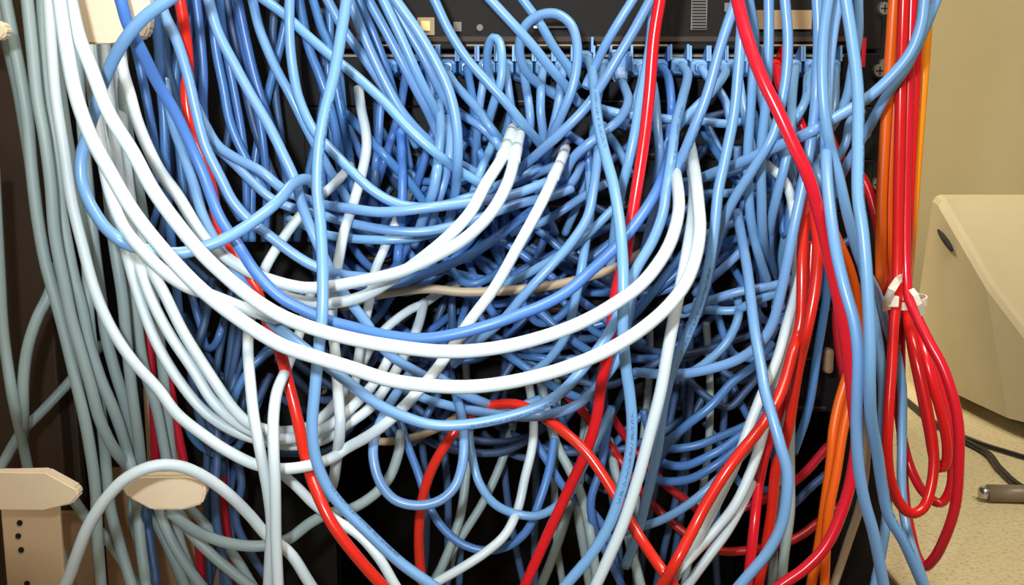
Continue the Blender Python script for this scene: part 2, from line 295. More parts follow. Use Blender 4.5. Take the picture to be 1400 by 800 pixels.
('D', 6.8, "165,0,26.5 175,34,26 192,67,25 216,115,22 236,148 256,189 277,236,20 300,297 325,335 350,373,23 383,406 416,424 448,438,23 476,446 531,459 578,463,25 621,457 676,442 715,428,25 736,420 772,401 805,373,22 841,339,20 859,319 885,283,19 903,250 914,215,15 918,190,8", "deep blue cable from upper left dipping under the centre and up right"),
('B', 6.8, "236,-4,28 202,20 179,44,28.5 159,74,27 142,111 130,148,25 119,185 111,216 111,243,25 118,268 127,286 145,312,26 170,332 203,342 246,346,26 281,337 318,321 354,297,24 383,272 400,252,22 420,245 432,256,19 434,275,14", "light blue cable making a big open loop at upper left"),
('B', 6.6, "268,145,10 281,172,12 298,199 322,216,13 355,233 389,260,14 415,271 448,281,15 480,285 520,290 585,284,16 639,277 694,268 740,252,13 775,235,9", "uppermost light blue cable of the level strands left of centre"),
('B', 6.4, "272,175,9 288,196 315,219,11 342,246 372,272,12 405,286 440,294,13 476,304 520,313 567,317,14 603,313 650,300,13 708,279 754,268 783,257,10", "second light blue cable of the level strands left of centre"),
('B', 6.2, "395,300,8 420,310 440,319,11 480,326 520,328 560,326 592,319,11 630,305,9", "third light blue cable of the level strands left of centre"),
('M', 6.4, "430,370,8 469,376,10 505,390 541,388,12 567,380 603,366 643,348,13 686,319 715,297 745,275,10", "blue cable running under the pair of white curved cables"),
('B', 6.6, "799,80,4 802,80,6 808,89,9 813,125,14 818,169 827,209,20 838,250 847,304,24 852,370 852,424,26 852,460 856,504,25 861,540 864,580,25 861,622 848,675,25 832,719 808,759 774,800,25", "light blue cable from the port panel down the front right of centre, ending bottom centre"),
('B', 6.4, "775,140,6 767,135,7 740,118 717,94,9 710,67 717,37,10 737,21 761,19 781,34,11 789,61 788,94,12 781,125 767,159 754,189,12 745,222,9", "blue cable making the larger round loop standing up above the ports"),
('B', 6.2, "676,125,5 668,100,6 666,80,7 669,60 675,51,8 682,56 686,74,9 685,108 676,138 669,162,9 663,190,6", "blue cable making the narrow loop standing up above the ports"),
('B', 6.4, "594,0,11 615,44 639,81,11 669,115 693,142 720,175,12 742,202,9 752,222,5", "blue cable slanting down right from the top, left of the narrow loop"),
('B', 6.4, "671,0,12 696,27 727,61,12 751,91 774,118,11 792,142,8", "light blue cable slanting down right through the round loop"),
('B', 6.2, "715,0,9 737,30 757,64,9 778,94 790,120,7", "blue cable slanting down right just inside the round loop's right side"),
('B', 6.2, "865,0,11 848,27 828,61,11 813,92 800,120,9", "short blue cable rising to the top right of the round loop"),
('B', 6.4, "889,0,14 869,37 845,78,14 821,118 805,142 774,175,14 740,206 710,233,12 690,255,8", "light blue cable rising from the centre to the top beside the red one"),
('B', 6.4, "895,0,12 892,30 888,67 882,101,13 874,142 869,175 859,223,15 848,267,14 840,320,12 833,380,10", "blue cable hugging the left side of the upper right of centre red cable"),
('B', 6.6, "931,90,4 934,92,6 940,101,8 933,135,12 924,169 919,209,17 911,260,19 906,293 892,330 872,364,21 859,391 845,431,22 827,464 800,500,23 770,534 740,554,23 693,570 642,580,23 592,581 551,569,23 514,551 470,518,24 434,490 397,461,23 368,438 345,407,21 316,364 296,333,19 278,297 265,253,16 250,209 236,169,13 225,110,10", "light blue cable in the great lowest arc from the right ports around to upper left"),
('B', 6.4, "866,400,12 858,440,14 845,489,16 815,530 788,554,17 755,566 715,570,16 650,562,14 590,548,12 545,530,9", "blue cable doubling inside the right half of the great lowest arc"),
('B', 6.4, "824,170,9 818,205 812,255,14 803,297 780,333,16 751,366 718,402,17 690,435 655,465,15 620,498,11", "light blue cable running diagonally down left from right of centre over the tan cable"),
('B', 6.2, "806,235,9 807,286,11 801,330 794,373,12 785,417 776,453,12 760,480 736,504,10 700,525,8", "light blue cable hanging nearly upright just left of the front right of centre one"),
('B', 6.2, "850,275,9 834,290,11 809,315 772,344,12 736,366 700,384,11 660,400,8", "light blue cable slanting beneath the diagonal one above the tan cable"),
('B', 6.0, "830,250,7 798,268,9 765,290 740,304,9 700,318,7", "short pale blue cable slanting level right of the lone white end"),
('B', 6.6, "1006,0,17 984,67 967,128,17 948,178 929,222,17 905,262,15 892,300,13 880,350,10", "light blue cable slanting down left from the top, ending at the white ends"),
('B', 6.6, "1015,20,18 1013,51 1009,101 1004,152,18 991,219 982,262 977,310,19 970,359 958,410,19 940,458 921,500,18 908,550 899,614,17 886,672 873,725,16 855,775,15", "blue cable curving down left right of the white arcs to lower centre"),
('B', 6.4, "1024,0,14 1031,44 1029,101,14 1026,152 1022,219 1023,257,12 1027,304 1038,351,11 1049,385,8", "blue cable hanging from the top just under the crossing red cable"),
('B', 6.4, "1051,0,15 1051,51 1050,84,15 1046,152 1041,202,14 1041,267 1043,322,12 1050,365,8", "blue vertical cable second left of the red crossing at upper right"),
('B', 6.4, "1073,0,17 1077,51 1075,101,17 1068,142 1057,184,17 1031,229 1005,270,16 990,300 978,340,14 966,390,12 955,430,9", "blue cable bending down left behind the red crossing cable"),
('B', 6.6, "1117,0,18 1119,51 1117,101,18 1113,160 1105,215,18 1096,261 1085,312,19 1076,359 1067,402 1056,442,18 1040,468 1010,491,17 960,507 917,512,15 867,509,12", "light blue cable turning at its foot level leftward, right of centre"),
('B', 6.6, "1132,0,20 1126,44 1124,101 1127,152,21 1134,196 1146,240 1160,300,20 1176,355,17 1198,400,13 1212,445,11 1225,482,10 1233,530,10 1233,600,11 1233,672,12 1240,725,15 1264,800,17", "blue cable passing behind its neighbour and down behind the red coil"),
('B', 6.8, "1156,0,23 1163,44 1169,88 1173,135,24 1173,202 1173,267 1180,322,27 1186,395 1189,467 1189,530,28 1191,574 1199,618 1206,665,24 1215,705 1235,739 1262,800,24", "light blue cable straight down the rack's right side, front one of the group"),
('B', 6.8, "1146,0,17 1139,40 1133,90 1130,140,18 1129,190 1131,250 1136,297,24 1144,348 1155,395,26 1168,442 1173,486,27 1172,536 1171,581 1173,631,26 1181,682 1194,729 1208,800,25", "light blue cable crossing in front of the orange one down to bottom right"),
('B', 6.4, "1173,0,13 1173,47 1166,90,13 1157,135 1142,165,12 1122,195 1108,220,10", "blue cable at the top right hidden behind the front vertical"),
('B', 6.8, "1264,-5,19 1259,34 1245,71,19 1218,105 1184,135,18 1140,162 1100,184,18 1055,203 1007,224,15 960,243,12 930,262,8", "blue cable swinging left across the hanging orange and red bundle"),
('B', 6.4, "1284,-10,14 1264,40 1240,90,14 1211,132 1190,170,13 1170,205 1150,240,11 1138,270,8", "blue cable beneath the one that crosses the orange bundle"),
('B', 6.6, "1178,360,13 1190,415 1200,465,14 1207,530 1206,600,15 1212,660 1212,705,16 1206,750 1196,800,17", "blue cable at lower right crossing under its neighbours into an X"),
('B', 6.8, "1008,290,10 1014,325,13 1022,370 1027,413,18 1032,453 1041,504,22 1046,535 1056,570,24 1067,610 1076,645,25 1075,682 1068,719 1051,753,25 1012,800,25", "light blue cable bowing right in front of the lower red bundle"),
('B', 6.2, "935,424,8 965,413,10 1005,400 1063,389,12 1085,382,10", "upper of two nearly level blue strands right of the white arcs"),
('B', 6.2, "930,430,7 962,424,9 1005,424 1034,411,11 1070,398,9", "lower of two nearly level blue strands right of the white arcs"),
('B', 6.2, "1008,405,8 1010,430,11 994,467,12 965,496 930,518,10", "blue cable hooking down left under the two level strands"),
('M', 6.2, "1055,470,7 1031,500,10 1002,522 970,557,12 936,584 913,606,11 895,640,8", "blue cable slanting down left below the hooked one"),
('M', 6.2, "1050,560,7 1021,581,9 984,597 953,609 916,614,9 885,612,6", "topmost of the stacked blue arcs at lower right of centre"),
('M', 6.2, "1045,570,8 1014,594,10 987,614 960,628 936,637,10 909,634 890,620,7", "second of the stacked blue arcs at lower right of centre"),
('M', 6.2, "1040,585,9 1007,614,11 980,635 943,655,11 906,658 880,650,8", "third of the stacked blue arcs at lower right of centre"),
('B', 6.2, "1035,600,10 1010,628,12 985,652 960,675,13 935,694 909,709 880,720,12 845,728,9", "lowest of the stacked blue arcs, nearest the red diagonal"),
('B', 6.4, "560,510,12 545,533,15 534,550 518,582,18 511,605 511,630,19 521,662 541,684 572,691,20 602,684 622,665 632,635,19 634,597 630,564,16 622,535,11", "blue cable hanging in a round loop at bottom centre"),
('B', 6.2, "640,560,9 641,594,12 646,628 656,662 676,689,14 703,702 735,705 761,692,14 784,665 801,630 820,595,12 836,560,9", "blue cable hanging in a wider loop right of the round one"),
('M', 6.2, "545,570,6 557,608,8 572,648 588,695,10 609,726 636,746 666,753,11 696,746 720,726 736,690,11 750,645 758,600,8", "dim blue cable hanging in the lowest loop at bottom centre"),
('S', 6.2, "290,380,4 280,440,5 262,500,6 270,560,6 288,620,5", "shade-toned blue cable curving in the dark gap above the nested pale loops"),
('M', 6.2, "372,478,5 345,500,6 322,540,7 312,600,6", "blue cable curving up in the gap inside the nested pale loops"),
# --- second layer: upper left
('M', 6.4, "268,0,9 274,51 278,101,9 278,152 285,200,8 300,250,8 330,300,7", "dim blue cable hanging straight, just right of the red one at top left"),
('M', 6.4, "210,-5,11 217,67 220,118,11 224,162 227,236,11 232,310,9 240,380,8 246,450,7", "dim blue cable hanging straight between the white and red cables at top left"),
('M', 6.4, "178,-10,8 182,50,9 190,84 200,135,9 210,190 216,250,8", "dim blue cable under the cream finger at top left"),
('S', 6.4, "214,-10,7 222,70,8 232,110 244,150,8 262,200 280,250,7 310,310", "shade-toned blue cable behind the red one at top left"),
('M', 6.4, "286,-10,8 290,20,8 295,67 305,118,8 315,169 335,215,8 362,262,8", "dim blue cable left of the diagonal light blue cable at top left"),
('S', 6.4, "310,0,6 322,60 335,120,6 350,180 372,240,6 395,290", "shade-toned dark blue cable in the shadow of the diagonal one at upper left"),
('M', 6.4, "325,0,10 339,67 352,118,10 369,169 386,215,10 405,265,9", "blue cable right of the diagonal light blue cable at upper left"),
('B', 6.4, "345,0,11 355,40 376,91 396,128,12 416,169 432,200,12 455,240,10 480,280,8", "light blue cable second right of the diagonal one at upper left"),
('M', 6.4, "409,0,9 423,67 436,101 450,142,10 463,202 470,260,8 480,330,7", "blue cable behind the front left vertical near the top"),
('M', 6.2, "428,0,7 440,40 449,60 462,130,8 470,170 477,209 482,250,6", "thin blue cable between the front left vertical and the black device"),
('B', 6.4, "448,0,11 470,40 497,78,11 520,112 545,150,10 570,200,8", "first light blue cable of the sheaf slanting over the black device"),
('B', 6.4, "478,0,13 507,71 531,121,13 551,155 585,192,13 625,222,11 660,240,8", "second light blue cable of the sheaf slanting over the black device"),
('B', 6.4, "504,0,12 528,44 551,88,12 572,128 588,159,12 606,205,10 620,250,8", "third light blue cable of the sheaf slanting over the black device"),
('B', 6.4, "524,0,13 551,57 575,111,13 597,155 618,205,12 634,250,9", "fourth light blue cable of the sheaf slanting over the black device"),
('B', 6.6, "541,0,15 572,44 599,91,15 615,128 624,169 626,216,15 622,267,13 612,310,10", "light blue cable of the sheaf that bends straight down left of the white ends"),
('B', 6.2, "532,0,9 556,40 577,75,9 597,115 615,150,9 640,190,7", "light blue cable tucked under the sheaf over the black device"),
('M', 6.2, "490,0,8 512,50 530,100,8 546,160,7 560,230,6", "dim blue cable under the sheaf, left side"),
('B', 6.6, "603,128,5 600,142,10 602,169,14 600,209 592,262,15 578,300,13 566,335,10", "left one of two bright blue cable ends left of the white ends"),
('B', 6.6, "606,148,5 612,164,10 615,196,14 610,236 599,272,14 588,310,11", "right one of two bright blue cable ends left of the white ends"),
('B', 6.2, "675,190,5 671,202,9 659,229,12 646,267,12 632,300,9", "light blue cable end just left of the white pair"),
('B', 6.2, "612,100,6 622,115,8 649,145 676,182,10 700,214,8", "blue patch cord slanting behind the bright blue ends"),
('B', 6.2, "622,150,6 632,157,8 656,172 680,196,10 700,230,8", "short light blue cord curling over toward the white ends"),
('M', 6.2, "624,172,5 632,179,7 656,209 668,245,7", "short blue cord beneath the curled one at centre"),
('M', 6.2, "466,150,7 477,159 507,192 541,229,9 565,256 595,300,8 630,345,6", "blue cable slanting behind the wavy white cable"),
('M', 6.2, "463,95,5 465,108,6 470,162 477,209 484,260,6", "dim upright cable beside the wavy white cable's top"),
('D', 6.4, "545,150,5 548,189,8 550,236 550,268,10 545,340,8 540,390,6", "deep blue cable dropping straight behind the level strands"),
('S', 6.2, "516,140,5 516,202,6 512,270,6 520,340,5", "shade-toned blue cable upright behind the level strands"),
# --- second layer: ports and right of centre
('B', 6.2, "717,92,4 716,100,7 722,135,9 725,169,10 720,200,7", "blue patch cord dropping from the port left of the round loop"),
('B', 6.2, "744,92,4 741,104,7 739,148,9 742,189,9 735,220,7", "blue patch cord dropping from the port inside the round loop"),
('B', 6.2, "771,92,4 768,106,7 762,148,9 752,190,8", "blue patch cord dropping from the port at the round loop's right side"),
('B', 6.4, "850,112,5 856,125,9 859,138,11 848,162 828,179,13 805,196 784,216,12 767,250,9", "blue cord with a ribbed boot sagging below the empty port"),
('B', 6.0, "805,140,6 821,148,8 848,155 875,159 909,162,9 956,165 997,169,8 1030,160,6", "blue cable stretched level just under the right ports"),
('M', 6.2, "770,178,6 781,186,8 798,199 805,223,9 805,263,8", "short blue cable hooking down near the lone white end"),
('B', 6.2, "825,180,6 835,189,8 848,209 862,240,8", "short blue cable behind the front right of centre vertical"),
('B', 6.2, "893,115,5 896,135,9 899,175 902,216,10 896,250,8", "blue cable upright just right of the central red one"),
('D', 6.2, "904,92,4 912,102,6 917,130,9 918,152,9 915,190,7", "deep blue patch cord dropping from the port right of the central red cable"),
('B', 6.2, "985,92,4 992,98,8 974,125,11 950,148,11 925,175,10 905,215,9", "blue patch cord leaning left from the port below the slanting cable"),
('B', 6.0, "958,92,4 966,104,7 984,125,8 994,145 1000,180,7", "blue patch cord leaning right under the slanting cable"),
('B', 6.2, "877,92,4 878,106,7 868,140,8 850,175,7", "blue patch cord from the port left of the central red cable"),
('B', 6.2, "1115,92,4 1105,104,8 1102,135,11 1088,162 1070,185,11 1045,215,9", "blue patch cord curving down left right of the red crossing"),
('B', 6.4, "1088,92,4 1086,104,8 1083,135 1080,189,13 1072,229 1060,275,12 1052,320 1056,372,8", "blue patch cord hanging long under the red crossing cable"),
('B', 6.2, "1142,92,4 1142,106,7 1140,150,9 1128,190,9 1115,222,8", "blue patch cord from the rightmost port"),
('B', 6.0, "1180,150,9 1163,165,10 1156,196 1140,225,9", "thin blue cable curving behind the front right vertical"),
('B', 6.2, "1135,196,8 1122,209,10 1115,225 1122,256,11 1128,290,9", "short light blue cable kinking near the red cable at right"),
('B', 6.2, "1122,180,9 1109,205,11 1096,250,12 1086,300,10", "blue cable leaning down left just right of the red crossing"),
('B', 6.0, "930,250,6 960,244,8 1007,233,9 1040,220,7", "upper level blue strand right of the white ends"),
('B', 6.0, "935,262,5 960,264,7 1007,263,8 1035,255,6", "lower level blue strand right of the white ends"),
('B', 6.0, "940,330,6 962,322,9 994,308 1020,297,9 1045,285,6", "light blue strand rising right, above the two level strands"),
('M', 6.0, "950,348,5 976,337,7 1005,326,7 1040,310,5", "dim blue strand rising right below the light one"),
('B', 6.0, "950,402,6 969,384,9 994,362 1012,344,9 1030,320,6", "blue strand rising steeply right of the white arcs"),
('M', 6.2, "1070,225,8 1067,250,10 1056,293 1052,341,10 1060,380,8", "blue upright cable curving just left of the pale cables"),
('B', 6.2, "690,256,8 734,237,11 784,216,10 820,190,7", "light blue strand bowing left of the lone white end"),
('B', 6.2, "694,282,7 751,267,10 781,250 795,223,9 800,200,7", "light blue strand hooking around under the lone white end"),
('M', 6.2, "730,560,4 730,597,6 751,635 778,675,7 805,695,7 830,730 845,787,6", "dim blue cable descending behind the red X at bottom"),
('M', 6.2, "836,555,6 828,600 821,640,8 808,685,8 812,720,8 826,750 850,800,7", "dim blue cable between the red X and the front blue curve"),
('S', 6.2, "540,560,3 590,605,4 640,618,5 683,618,5 717,604,5 740,584,5 765,555,4", "shade-toned blue arc behind the wider hanging loop"),
('S', 6.2, "560,550,3 610,590,4 650,602,4.5 696,604,4.5 730,594,4.5 760,570,3.5", "shade-toned blue shallow arc under the great lowest arc"),
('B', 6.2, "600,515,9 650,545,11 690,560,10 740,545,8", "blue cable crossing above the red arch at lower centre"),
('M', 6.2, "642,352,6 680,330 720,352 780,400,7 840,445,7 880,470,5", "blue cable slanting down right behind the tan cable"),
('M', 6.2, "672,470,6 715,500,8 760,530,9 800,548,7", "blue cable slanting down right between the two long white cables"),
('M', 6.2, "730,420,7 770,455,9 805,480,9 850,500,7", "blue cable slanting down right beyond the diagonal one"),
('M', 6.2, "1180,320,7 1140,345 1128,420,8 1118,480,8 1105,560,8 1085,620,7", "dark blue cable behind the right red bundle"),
('S', 6.0, "1140,640,4 1110,665,5 1085,690,5 1060,710,4", "shade-toned blue cable crossing the dark gap left of the orange pair"),
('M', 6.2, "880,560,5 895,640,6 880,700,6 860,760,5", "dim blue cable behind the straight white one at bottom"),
]
# ---------------------------------------------------------------- cable machinery
PORT_X = [1142, 1115, 1088, 1061, 1034, 1007, 985, 958, 931, 904, 877, 850, 825, 798, 771, 744, 717, 690, 665, 638, 611, 584, 557, 530]
FAT = dict(W=1.15, G=1.27, R=1.12, O=1.16, Y=1.1)
rows = [dict(m=c[0], dia=c[1] * FAT.get(c[0], 1.14), pts=c[2], label=c[3], group=None, name='network_cable') for c in CABLES]
used = set()
for c in CABLES:
    f = c[2].split()[0].split(',')
    if len(f) > 2 and float(f[2]) <= 4.6 and 78 <= float(f[1]) <= 93:
        used.add(min(PORT_X, key=lambda p: abs(p - float(f[0]))))
ORD = ('first second third fourth fifth sixth seventh eighth ninth tenth eleventh twelfth thirteenth fourteenth fifteenth sixteenth '
       'seventeenth eighteenth nineteenth twentieth twenty-first twenty-second twenty-third twenty-fourth').split()
rng = random.Random(11)
for x in PORT_X:
    if x in used or x == 850: continue
    s = rng.choice((-1, 1)); k = rng.uniform(20, 60)
    rows.append(dict(m='B' if x > 640 else 'M', dia=6.8, name='patch_lead', group='blue cords behind the front cables at the port panel',
        label='blue patch cord in port %s from the left of the blue plug row' % ORD[23 - PORT_X.index(x)],
        pts="%d,92,4 %d,106,6.5 %d,150,7.5 %d,205,7 %d,260,5 %d,320,3" % (x, x + s * 3, x + s * 10, x + s * k * .6, x + s * k, x + s * (k + 25))))
def filler(n, x0, x1, y0, y1, d0, d1, mats, label, group, sag=(40, 150), span=(120, 420), dia=6.7, mode='sag'):
    for i in range(n):
        if mode == 'sag':
            xa = rng.uniform(x0, x1); w = rng.choice((-1, 1)) * rng.uniform(*span); xb = min(max(xa + w, x0), x1)
            ya = rng.uniform(y0, y1); yb = ya + rng.uniform(-110, 110); sg = rng.uniform(*sag); d = rng.uniform(d0, d1)
            P = []
            for t in (0, .12, .3, .5, .7, .88, 1):
                x = xa + (xb - xa) * (t + 0.06 * math.sin(6.28 * t)); y = ya + (yb - ya) * t + sg * 4 * t * (1 - t) + rng.uniform(-5, 5)
                dd = 1.2 + (d - 1.2) * min(1, 5 * t * (1 - t) + 0.1)
                P.append("%.1f,%.1f,%.2f" % (x, min(y, y1 + 60), dd))
        else:
            xa = rng.uniform(x0, x1); dx = rng.uniform(-60, 60); ph = rng.uniform(0, 6.28); d = rng.uniform(d0, d1)
            P = []
            for t in (0, .2, .4, .6, .8, 1):
                P.append("%.1f,%.1f,%.2f" % (xa + dx * t + 14 * math.sin(ph + 4 * t), y0 + (y1 - y0) * t, d))
        rows.append(dict(m=rng.choice(mats), dia=dia, pts=' '.join(P), label=label, group=group, name='network_cable'))
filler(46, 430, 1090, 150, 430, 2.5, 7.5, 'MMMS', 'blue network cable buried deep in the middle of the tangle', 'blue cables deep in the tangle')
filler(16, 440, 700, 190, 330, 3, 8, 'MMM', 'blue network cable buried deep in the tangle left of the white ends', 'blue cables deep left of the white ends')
filler(20, 250, 620, 340, 560, 2, 6, 'SSM', 'dim shaded blue cable deep behind the sagging white cables', 'slate cables behind the white arcs', (20, 110), (100, 300))
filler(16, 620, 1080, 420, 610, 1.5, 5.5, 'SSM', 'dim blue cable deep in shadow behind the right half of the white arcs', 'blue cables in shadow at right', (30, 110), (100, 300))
filler(14, 210, 470, -20, 330, 2.5, 6.5, 'SMS', 'dark shaded blue cable hanging deep behind the upper left blue cables', 'slate cables hanging at upper left', mode='hang')
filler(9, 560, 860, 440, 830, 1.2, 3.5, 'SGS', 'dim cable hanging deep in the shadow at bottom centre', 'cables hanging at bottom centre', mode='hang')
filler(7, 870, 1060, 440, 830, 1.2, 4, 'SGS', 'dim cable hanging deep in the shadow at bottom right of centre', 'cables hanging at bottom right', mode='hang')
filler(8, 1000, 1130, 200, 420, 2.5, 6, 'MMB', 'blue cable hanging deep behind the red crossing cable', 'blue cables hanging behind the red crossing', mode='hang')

filler(6, 268, 345, 390, 830, 2, 4.5, 'SSS', 'dim shade-toned blue cable hanging deep behind the pale bowl at lower left', 'slate cables hanging at lower left', mode='hang')
# the buried cables say where in the tangle they lie
def place(r):
    P = np.array([[float(v) for v in w_.split(',')[:2]] for w_ in r['pts'].split()]); x, y = P.mean(0); wd = np.ptp(P[:, 0])
    col_ = ('under the slanting sheaf', 'under the white pair', 'around the lone white end', 'behind the central red cable', 'near the right white ends', 'under the red crossing cable')[min(5, max(0, int((x - 420) // 115)))]
    row_ = 'high up' if y < 250 else 'midway down' if y < 330 else 'low down' if y < 420 else 'lowest'
    kind = ('long' if wd > 260 else 'short') + (' rising' if P[0, 1] > P[-1, 1] + 20 and P[0, 0] < P[-1, 0] or P[-1, 1] > P[0, 1] + 20 and P[-1, 0] < P[0, 0] else ' falling' if abs(P[0, 1] - P[-1, 1]) > 20 else ' level')
    r['label'] = '%s blue cable sagging deep %s, %s in the tangle' % (kind, col_, row_)
for r in rows:
    if r['group'] in ('blue cables deep in the tangle', 'blue cables deep left of the white ends'):
        place(r); r['group'] = 'blue cables deep in the tangle'
def mean_x(r): return np.mean([float(w_.split(',')[0]) for w_ in r['pts'].split()])
SHORT = {'slate cables behind the white arcs': 'dim shaded blue cable deep behind the sagging white cables, %s from left',
         'blue cables in shadow at right': 'dim blue cable in shadow behind the white arcs at right, %s from left',
         'slate cables hanging at upper left': 'dark shaded blue cable hanging deep at upper left, %s from left',
         'cables hanging at bottom centre': 'dim cable hanging deep in bottom centre shadow, %s from left',
         'cables hanging at bottom right': 'dim cable hanging deep right of bottom centre, %s from left',
         'blue cables hanging behind the red crossing': 'blue cable hanging deep behind the red crossing cable, %s from left',
         'slate cables hanging at lower left': 'dim shade-toned blue cable hanging deep behind the pale bowl, %s from left'}
for g_, t_ in SHORT.items():
    for k_, r in enumerate(sorted([r for r in rows if r['group'] == g_], key=mean_x)): r['label'] = t_ % ORD[k_]
def catmull(P):
    """dense smooth curve through the way points (picture x, y), arc-length sampled"""
    P = np.array(P, float); n = len(P)
    E = np.vstack([2 * P[0] - P[1], P, 2 * P[-1] - P[-2]])
    t = np.concatenate([[0], np.cumsum(np.maximum(np.linalg.norm(np.diff(E, axis=0), axis=1), 1e-3) ** 0.5)])
    out = []
    for i in range(1, n):
        t0, t1, t2, t3 = t[i - 1:i + 3]; p0, p1, p2, p3 = E[i - 1:i + 3]
        u = np.linspace(t1, t2, 24, endpoint=(i == n - 1))[:, None]
        a1 = (t1 - u) / (t1 - t0) * p0 + (u - t0) / (t1 - t0) * p1
        a2 = (t2 - u) / (t2 - t1) * p1 + (u - t1) / (t2 - t1) * p2
        a3 = (t3 - u) / (t3 - t2) * p2 + (u - t2) / (t3 - t2) * p3
        b1 = (t2 - u) / (t2 - t0) * a1 + (u - t0) / (t2 - t0) * a2
        b2 = (t3 - u) / (t3 - t1) * a2 + (u - t1) / (t3 - t1) * a3
        out.append((t2 - u) / (t2 - t1) * b1 + (u - t1) / (t2 - t1) * b2)
    return np.vstack(out)
def parse(s):
    xy, dep = [], []
    for w_ in s.split():
        f = [float(q) for q in w_.split(',')]
        xy.append(f[:2]); dep.append(f[2] if len(f) > 2 else None)
    return xy, dep
def extend(xy, dep):
    for end in (0, -1):
        x, y = xy[end]
        if y <= 6 or y >= 794 or x <= 2 or x >= 1398:
            q = xy[1] if end == 0 else xy[-2]
            d = np.array([x - q[0], y - q[1]]); d /= max(np.linalg.norm(d), 1e-6)
            e = [x + d[0] * 150, y + d[1] * 150]
            if end == 0: xy.insert(0, e); dep.insert(0, None)
            else: xy.append(e); dep.append(None)
STEP = 5.0
allp, alld, allr, cid = [], [], [], []
for i, r in enumerate(rows):
    xy, dep = parse(r['pts']); extend(xy, dep)
    P3 = np.array(xy)
    seg = np.concatenate([[0], np.cumsum(np.linalg.norm(np.diff(P3, axis=0), axis=1))])
    ks = [k for k, d in enumerate(dep) if d is not None]
    dd = np.interp(seg, seg[ks], [dep[k] for k in ks])
    C = catmull(np.column_stack([P3, dd * 3.0]))
    s = np.concatenate([[0], np.cumsum(np.linalg.norm(np.diff(C, axis=0), axis=1))])
    n = max(6, int(s[-1] / STEP)); ss = np.linspace(0, s[-1], n)
    X = np.column_stack([np.interp(ss, s, C[:, k]) for k in range(3)])
    r['a'] = len(allp) and sum(len(q) for q in allp); allp.append(X[:, :2]); alld.append(X[:, 2] / 300.0)
    allr.append(np.full(n, r['dia'] / 2000.0)); cid.append(np.full(n, i)); r['n'] = n
PX = np.vstack(allp); DEP = np.concatenate(alld); RAD = np.concatenate(allr); CID = np.concatenate(cid)
# keep every cable clear of the others: where two cross, the nearer one is eased forward and the farther one back
def solve(iters=220):
    global DEP
    cell = 20.0
    key = np.floor(PX / cell).astype(int)
    buckets = {}
    for idx, k in enumerate(map(tuple, key)): buckets.setdefault(k, []).append(idx)
    A, B = [], []
    for (kx, ky), l in buckets.items():
        la = np.array(l)
        for dx, dy in ((0, 0), (1, 0), (0, 1), (1, 1), (1, -1)):
            m = buckets.get((kx + dx, ky + dy))
            if m is None: continue
            lb = np.array(m)
            aa, bb = np.meshgrid(la, lb, indexing='ij'); aa = aa.ravel(); bb = bb.ravel()
            if dx == 0 and dy == 0:
                kk = aa < bb; aa = aa[kk]; bb = bb[kk]
            kk = CID[aa] != CID[bb]; aa = aa[kk]; bb = bb[kk]
            d2 = ((PX[aa] - PX[bb]) ** 2).sum(1); kk = d2 < 20.0 ** 2
            A.append(aa[kk]); B.append(bb[kk])
    A = np.concatenate(A); B = np.concatenate(B)
    pd = np.sqrt(((PX[A] - PX[B]) ** 2).sum(1))
    sgn = np.where(DEP[A] >= DEP[B], 1.0, -1.0)
    lo = np.full(len(DEP), 0.008)
    D0 = DEP.copy()
    ends = np.zeros(len(DEP), bool)
    for r in rows: ends[r['a']] = True; ends[r['a'] + r['n'] - 1] = True
    inner = ~ends; inner[0] = False; inner[-1] = False
    for it in range(iters):
        dist = 0.94 - 0.5 * (DEP[A] + DEP[B]); lat = pd / FPX * dist
        s2 = (RAD[A] + RAD[B]) ** 2 - lat ** 2
        need = np.sqrt(np.maximum(s2, 0)) * 1.03
        gap = need - sgn * (DEP[A] - DEP[B])
        v = np.where((s2 > 0) & (gap > 0), gap, 0.0)
        up = np.zeros(len(DEP)); dn = np.zeros(len(DEP))
        pa = 0.5 * v * sgn
        np.maximum.at(up, A, pa); np.maximum.at(up, B, -pa)
        np.minimum.at(dn, A, pa); np.minimum.at(dn, B, -pa)
        dsp = up + dn; idx = np.where(inner)[0]
        for k in range(10 if it < iters - 40 else 2):
            s2_ = dsp.copy(); s2_[idx] = 0.25 * dsp[idx - 1] + 0.5 * dsp[idx] + 0.25 * dsp[idx + 1]; dsp = s2_
        DEP = DEP + (1.5 if it < iters - 40 else 0.9) * dsp
        DEP += (0.004 if it < iters - 60 else 0.0) * (D0 - DEP)
        for k in range(1):
            sm = DEP.copy(); idx = np.where(inner)[0]
            sm[idx] = 0.25 * DEP[idx - 1] + 0.5 * DEP[idx] + 0.25 * DEP[idx + 1]
            DEP = sm
        DEP = np.clip(DEP, lo, 0.44)
    return len(A), int((v > 0.0015).sum())
print('cables', len(rows), 'points', len(DEP), 'pairs, still close:', solve())

